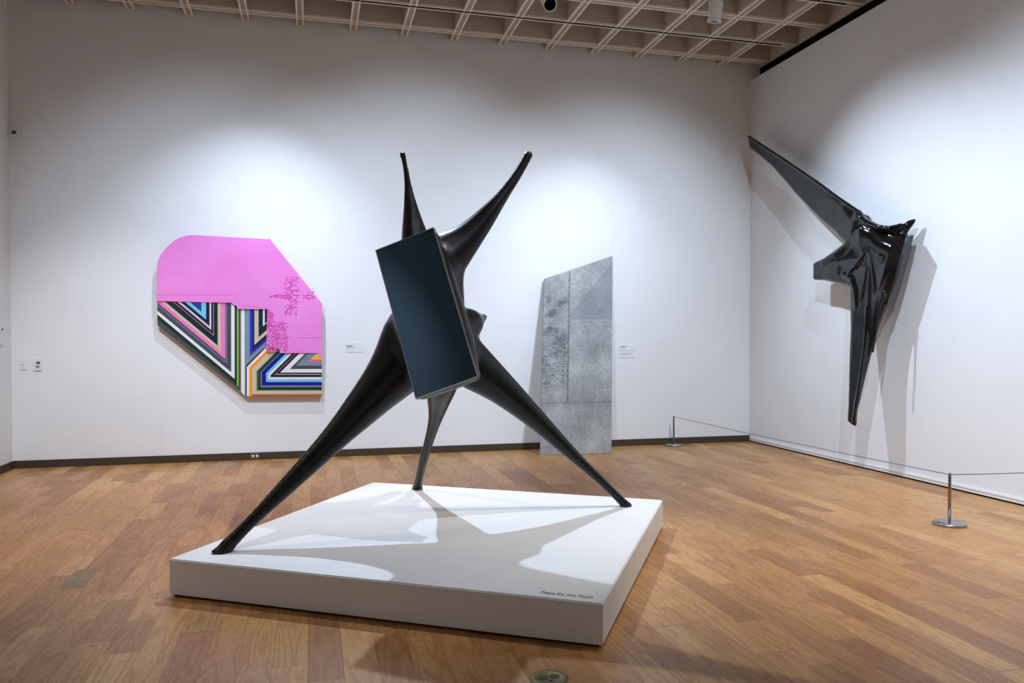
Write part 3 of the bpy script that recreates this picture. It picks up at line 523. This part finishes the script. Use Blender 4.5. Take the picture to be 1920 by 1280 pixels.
def poly2d(p, V):
    V = np.array(V); W = np.roll(V, -1, 0); d = np.full(len(p), 1e9); s = np.zeros(len(p), bool)
    for a, b in zip(V, W):
        e = b-a; w = p-a; q = w-e*np.clip((w@e)/(e@e), 0, 1)[:, None]; d = np.minimum(d, (q*q).sum(1))
        c1 = (p[:, 1] >= a[1]) != (p[:, 1] >= b[1])
        if abs(e[1]) > 1e-9: s ^= c1 & (p[:, 0] < a[0]+e[0]*(p[:, 1]-a[1])/e[1])
    return np.where(s, -np.sqrt(d), np.sqrt(d))
# densify and soften the traced outline a little
OL = np.array(WL['out']); TB = np.array(WL['tipB']); TH = np.array(WL['th'])
def f_wall(P):
    p = P[:, 1:].astype(np.float64)
    o = poly2d(p, OL)
    w = 1/(((p[:, None, :]-TH[None, :, :2])**2).sum(2)+.0008)**1.5
    th = (w*TH[None, :, 2]).sum(1)/w.sum(1)
    r = np.sqrt(((p-TB[1:])**2).sum(1)); bl = np.clip(1-r/.42, 0, 1); lt = np.clip((2.15-p[:, 1])/1.7, 0, 1); xc = 5.68-.22*lt*lt*(3-2*lt)+.14*bl*bl*(3-2*bl)
    by = np.sqrt(((p-WC[1:]-[.12, -.02])/[.55, .42])**2).sum(1); xc = xc-np.clip(1-by, 0, 1)*.8*np.clip(p[:, 1]-WC[2], 0, .3)
    s = np.abs(P[:, 0]-xc)-th
    low = np.clip((2.85-p[:, 1])/.25, 0, 1); th = th*(1+.25*low); o = o-.07*th*low
    k = np.clip(th*(1.1+.35*low), .02, .11); h = np.maximum(k-np.abs(o-s), 0)/k
    d = np.maximum(o, s)+h*h*k*.25
    d = smin(d, seg_sdf(P, [*(WC+[.04, .10, -.02]), .09, .09], [5.93, WC[1]+.26, WC[2]+.0, .09, .09], np.array([0., 0, 1.])), .06)
    # folds running out of the centre, raised rims along the stretched edges
    for e, r in zip(WL['ends'], (.022, .022, .024, .018, .018, .016)):
        d = smin(d, seg_sdf(P, [*WL['top'], .006, .006], [*e, r, r], VX), .022)
    for k, r0, r1 in (('rim', .030, .034), ('rim2', .030, .016), ('rim3', .024, .02), ('rim4', .012, .016), ('arm', .012, .022), ('leg', .012, .022)):
        d = smin(d, poly_sdf(P, WL[k], r0, r1), .035)
    return np.maximum(d, P[:, 0]-5.9235)
ws = thing('wall_sculpture', (XR, WC[1], WC[2]), 'glossy black spiked sculpture mounted high on the right wall', 'sculpture')
V, F = surface_nets(f_wall, (5.35, 6.2, .42), (5.95, 9.5, 4.2), .0145, 6)
mesh_from('body', V, F, M_gloss, ws)
bm = bmesh.new(); box(bm, Vector(pl_c), (pl_l, pl_t, .20), Matrix((Vector(pl_ax), Vector(pl_w), Vector(pl_n))).transposed(), bev=.004)
o = obj('panel_box', bm, M_gloss, ws)
bm = bmesh.new(); box(bm, (XR-.018, WC[1]+.25, WC[2]+.02), (.034, .18, .18)); obj('wall_bracket', bm, M_dark, ws)

# ------------------------------------------------------------------ shaped relief on the back wall
PCOL = dict(charcoal=(70, 74, 84), olive=(66, 88, 52), blackgreen=(20, 46, 38), white=(232, 230, 230), slate=(122, 134, 148), pink=(240, 120, 186), beige=(208, 190, 156),
            navyblack=(10, 30, 48), plum=(36, 26, 42), lavender=(216, 200, 208), navy=(14, 22, 56), sky=(116, 194, 226), teal=(36, 66, 84), royal=(34, 44, 176), royal2=(10, 10, 138),
            lime=(134, 206, 50), tealgrey=(120, 148, 162), black=(14, 20, 34), orange=(250, 146, 34), green=(44, 92, 54), red=(206, 60, 60), yellow=(246, 190, 20), rust=(190, 84, 44))
PM = {k: plain('paint_'+k, srgb(*c), .35, var=.03, scale=12) for k, c in PCOL.items()}
keys = list(PM)
art = thing('shaped_painting', (-0.9, YB, 1.7), 'large shaped wall relief, bright pink above striped colour bands', 'artwork')
bm = bmesh.new()
YS = 9.660
prism(bm, DATA['board'], YS, YB-.0005, len(keys))
for col, lev, pts in DATA['stripes']:
    if len(pts) < 3: continue
    prism(bm, pts, YS-.0013*(lev+1), YS+.001, keys.index(col))
M_side = plain('board_side', srgb(150, 132, 110), .6)
obj('striped_board', bm, [PM[k] for k in keys]+[M_side], art)
def pinkmat():
    t = NT('pink_relief'); o_ = t.obj(); sep = t.n('ShaderNodeSeparateXYZ', i_0=o_)
    def grid(s):
        a = t.math('PINGPONG', t.math('MULTIPLY', sep.outputs[0], s), .5); b = t.math('PINGPONG', t.math('MULTIPLY', sep.outputs[2], s), .5)
        return t.mapr(t.math('MINIMUM', a, b), .0, .1, 1, 0)
    patch = t.mapr(t.noise(o_, 1.7, 1), .42, .5, 0, 1)
    g = t.math('MULTIPLY', grid(28), patch)
    n2 = t.noise(o_, 60, 4, .6)
    c = t.ramp(t.noise(o_, 2.2, 2), [(.3, srgb(238, 130, 208)), (.7, srgb(240, 142, 216))])
    c = t.mix(t.math('MULTIPLY', g, .22), c, srgb(206, 84, 168))
    t.set(Base_Color=c, Roughness=.6, Specular_IOR_Level=.3)
    t.bump(t.math('SUBTRACT', t.math('MULTIPLY', n2, .4), g), .35, .004)
    return t.m
M_pink = pinkmat()
bm = bmesh.new()
prism(bm, DATA['pink'], 9.633, YS+.001)
prism(bm, DATA['pinkR'], 9.625, 9.633)
for k, t_ in (('inset1', .003), ('inset2', .003)): prism(bm, DATA[k], 9.633-t_, 9.634)
prism(bm, DATA['inset3'], 9.621, 9.626)
obj('pink_relief', bm, M_pink, art)
bm = bmesh.new(); rr = random.Random(3)
for ri, (p, q) in enumerate(DATA['rough']):
    n = (230, 110, 44, 50, 8)[ri]
    for _ in range(n):
        x = rr.uniform(min(p[0], q[0]), max(p[0], q[0])); z = rr.uniform(min(p[1], q[1]), max(p[1], q[1]))
        a = rr.uniform(0, math.pi) if ri != 2 else rr.uniform(-.15, .15)
        L = rr.uniform(.006, .022); r = rr.uniform(.003, .007)
        pts = [(x+math.cos(a)*L*s_+math.sin(a)*rr.uniform(-.4, .4)*L, z+math.sin(a)*L*s_+math.cos(a)*rr.uniform(-.4, .4)*L) for s_ in (-1, 0, 1)]
        for (x0, z0), (x1, z1) in zip(pts, pts[1:]):
            cyl(bm, (x0, 9.625, z0), (x1, 9.623-rr.uniform(0, .006), z1), r, r*.6, 6)
M_pinkd = plain('pink_crust', srgb(232, 104, 192), .6, var=.15, scale=60)
o = obj('crumbled_texture', bm, M_pinkd, art); o['kind'] = 'stuff'; o['label'] = 'crumbled rough crust of pink paint'

# ------------------------------------------------------------------ leaning concrete slab
BL_, BR_, TL_, TR_ = Vector((2.712, 9.235, 0)), Vector((3.600, 9.235, 0)), Vector((2.905-.11, 9.735, 2.23)), Vector((3.846, 9.735, 2.545))
def concrete_slab():
    # local frame: X along the base, Z up the slab's own face, Y through its thickness
    lean = math.atan2(9.72-9.235, 2.3)
    th = .035
    wb = .912; H0 = 2.268; H1 = 2.595
    root = (2.712, 9.220, 0.002)
    P = [(0, 0), (wb, 0), (1.080, H1), (.146, H0)]
    bm = bmesh.new(); prism(bm, P, 0, th)
    bmesh.ops.bevel(bm, geom=list(bm.edges), offset=.003, segments=1, affect='EDGES')
    bmesh.ops.recalc_face_normals(bm, faces=bm.faces)
    me = bpy.data.meshes.new('concrete_slab'); bm.to_mesh(me); bm.free(); me.materials.append(M_conc)
    o = link('concrete_slab', me); o.location = root; o.rotation_euler = (-math.atan(.219), 0, -.0998)
    tag(o, 'tall grey concrete slab with a slanted top leaning against the back wall', 'sculpture')
    return o
SL = (YB-9.225-.042)/2.56
slab_o = concrete_slab()

# ------------------------------------------------------------------ barrier posts and cord
def post(x, y, label):
    t = thing('barrier_post', (x, y, 0), label, 'barrier post', 'low barrier posts')
    bm = bmesh.new(); lathe(bm, [(0, 0), (.118, 0), (.122, .004), (.122, .016), (.116, .022), (.03, .026), (0, .026)], (x, y, 0), 64); obj('base', bm, M_steel, t, True)
    bm = bmesh.new(); lathe(bm, [(0, .024), (.0115, .024), (.0115, .398), (.009, .402), (0, .402)], (x, y, 0), 24); obj('post', bm, M_post, t, True)
    return t
S1 = (4.700, 9.600); S2 = (4.774, 4.985)
post(*S1, 'low steel barrier post near the back wall beside the room corner')
post(*S2, 'low steel barrier post on the open floor at right')
def rope(name, a, b, sag, label):
    bm = bmesh.new(); n = 24; P = []
    for i in range(n+1):
        t = i/n; p = Vector(a).lerp(Vector(b), t); p.z -= sag*4*t*(1-t); P.append(p)
    for p, q in zip(P, P[1:]): cyl(bm, p, q, .0032, n=8, caps=False)
    o = obj(name, bm, M_cord, None, True, local=Vector(a)); return tag(o, label, 'rope', 'barrier ropes')
rope('barrier_rope', (S1[0], S1[1]-.012, .39), (S2[0], S2[1]+.012, .39), .012, 'thin grey cord stretched between the two steel posts')
rope('barrier_rope', (S2[0]+.012, S2[1], .39), (5.915, 4.84, .40), .006, 'thin grey cord running from the front steel post to the right wall')

# ------------------------------------------------------------------ small wall fittings
def plate_thing(name, x0, x1, z0, z1, label, cat, parts, depth=.008, group=None):
    cx, cz = (x0+x1)/2, (z0+z1)/2
    t = thing(name, (cx, YB, cz), label, cat, group)
    bm = bmesh.new(); box(bm, (cx, YB-depth/2, cz), (x1-x0, depth, z1-z0), bev=.0015); obj('plate', bm, M_plate, t)
    for nm, dx, dz, w, hh, dp, m in parts:
        bm = bmesh.new(); box(bm, (cx+dx, YB-depth-dp/2+.0005, cz+dz), (w, dp, hh)); obj(nm, bm, m, t)
    return t
plate_thing('light_switch', -3.166, -3.100, 1.098, 1.214, 'faint white switch plate nearest the left corner', 'switch', [('rocker', 0, 0, .032, .064, .006, M_plate), ('slot', -.004, .0, .03, .006, .008, M_grey)])
plate_thing('wall_control', -3.027, -2.944, 1.088, 1.222, 'white wall control with small dark display, right of the switch plate', 'control panel', [('display', .006, .022, .034, .022, .004, M_dark), ('button', .0, -.022, .036, .03, .004, M_grey)], .014)
plate_thing('alarm_strobe', -3.222, -3.124, 3.680, 3.745, 'small pale alarm box high in the left corner of the back wall', 'alarm', [('lens', -.012, .005, .04, .032, .010, M_dark)], .03)
t = thing('power_outlet', (-.68, YB-.016, .047), 'metal double power outlet set in the brown baseboard', 'outlet')
bm = bmesh.new(); box(bm, (-.68, YB-.020, .047), (.112, .008, .074)); obj('plate', bm, plain('outlet_plate', srgb(112, 98, 84), .35, .5), t)
for q in (-1, 1):
    bm = bmesh.new(); cyl(bm, (-.68+q*.023, YB-.023, .047), (-.68+q*.023, YB-.028, .047), .014, n=20); obj('socket', bm, M_plate, t)
def label_card(x0, x1, z0, z1, label, rows):
    t = thing('wall_label', ((x0+x1)/2, YB, (z0+z1)/2), label, 'label', 'wall labels')
    bm = bmesh.new(); box(bm, ((x0+x1)/2, YB-.0025, (z0+z1)/2), (x1-x0, .005, z1-z0)); obj('card', bm, M_plate, t)
    bm = bmesh.new(); r = random.Random(int(x0*100))
    for (dz, w, hh, mi) in rows:
        x = x0+.022
        while x < x0+.022+w:
            l = r.uniform(.008, .02); box(bm, (x+l/2, YB-.0053, z1-dz), (l, .0006, hh), mi=mi); x += l+.004
    obj('text_lines', bm, [M_ink, M_inkg], t)
label_card(.371, .589, 1.276, 1.393, 'white wall label between the pink relief and the standing sculpture', [(.040, .06, .010, 0), (.053, .10, .004, 1), (.063, .13, .004, 1), (.073, .06, .004, 1)])
label_card(3.969, 4.200, 1.279, 1.354, 'upper white wall label to the right of the concrete slab', [(.018, .06, .009, 0), (.031, .10, .004, 1), (.041, .07, .004, 1)])
label_card(3.969, 4.200, 1.186, 1.266, 'lower white wall label to the right of the concrete slab', [(.022, .15, .004, 1), (.033, .14, .004, 1), (.044, .07, .004, 1)])
# plaque at the far left wall
t = thing('wall_plaque', (XL, 9.38, 1.47), 'white framed plaque at the left picture edge on the left wall', 'plaque')
bm = bmesh.new(); box(bm, (XL+.006, 9.38, 1.47), (.012, .22, .18)); obj('card', bm, M_plate, t)
bm = bmesh.new(); box(bm, (XL+.0135, 9.46, 1.545), (.004, .05, .014)); obj('text_lines', bm, M_dark, t)

# ------------------------------------------------------------------ floor covers
t = thing('floor_box_cover', (.967, 3.155, 0), 'round aged brass floor box cover at the bottom edge', 'floor cover')
bm = bmesh.new(); lathe(bm, [(0, .0025), (.052, .0025), (.055, .0045), (.078, .0045), (.083, .0), ], (.967, 3.150, 0), 64); obj('ring', bm, M_brass, t, True)
bm = bmesh.new()
for q in (-1, 1):
    lathe(bm, [(0, .0042), (.021, .0042), (.023, .0024)], (.967+q*.025, 3.155, 0), 24)
cyl(bm, (.967, 3.124, .002), (.967, 3.124, .0048), .008, n=16)
obj('lid', bm, M_brassd, t)
t = thing('floor_plate', (-.995, 9.47, 0), 'oval dull metal floor plate near the back wall baseboard', 'floor cover')
bm = bmesh.new(); lathe(bm, [(0, .002), (.11, .002), (.115, .0035), (.125, .0035), (.13, 0)], (-.995, 9.47, 0), 48); obj('disc', bm, M_alu, t)
bm = bmesh.new(); prism(bm, [(-.07, -.19), (.066, -.19), (.066, .19), (-.07, .19)], 0, .001); bm.transform(Matrix.Rotation(-math.pi/2, 4, 'X'))
o = obj('floor_patch', bm, M_patchm); o.location = (-1.375, 5.18, .001); tag(o, 'grey rectangular patch set in a floor board left of the plinth', 'patch')

# ------------------------------------------------------------------ track spotlights
def spotlight(loc, aim, label, L=.19, R=.062):
    t = thing('track_spotlight', (loc[0], loc[1], ZC), label, 'spotlight', 'ceiling track spotlights')
    p = Vector(loc); d = (Vector(aim)-p).normalized()
    bm = bmesh.new(); M = d.to_track_quat('Z', 'Y').to_matrix().to_4x4()
    prof = [(0, -L/2), (R*.86, -L/2), (R*.9, -L/2+.01), (R*.9, L/2-.03), (R, L/2-.025), (R, L/2), (R*.88, L/2), (R*.85, L/2-.02)]
    lathe(bm, prof, (0, 0, 0), 40); bm.transform(Matrix.Translation(p) @ M); obj('housing', bm, M_fix, t, False)
    bm = bmesh.new(); lathe(bm, [(0, L/2-.06), (R*.4, L/2-.05), (R*.85, L/2-.018)], (0, 0, 0), 40); bm.transform(Matrix.Translation(p) @ M); obj('reflector', bm, M_black, t)
    bm = bmesh.new(); s = Vector((0, 0, 1)).cross(d).normalized()
    for q in (-1, 1): box(bm, p+s*q*(R+.008)+Vector((0, 0, .06)), (.006, .02, .16), Matrix((s, s.cross(Vector((0, 0, 1))), Vector((0, 0, 1)))).transposed())
    top = p+Vector((0, 0, .14)); box(bm, top, (.02+2*R, .02, .008), Matrix((s, s.cross(Vector((0, 0, 1))), Vector((0, 0, 1)))).transposed()); cyl(bm, top, (p.x, p.y, ZC+.16), .012, n=12)
    obj('yoke', bm, M_fix, t)
    return t
spotlight((4.335, 7.86, 5.06), (4.28, 8.1, 4.0), 'white cylindrical track spotlight below the ceiling grid near the right wall', .22, .078)
spotlight((2.50, 8.17, 5.10), (2.42, 7.2, 4.35), 'white track spotlight with dark round opening at the top centre', .20, .075)
spotlight((-2.57, 9.32, 5.17), (-2.5, 8.6, 4.6), 'track spotlight just peeking in at the top left', .2, .06)
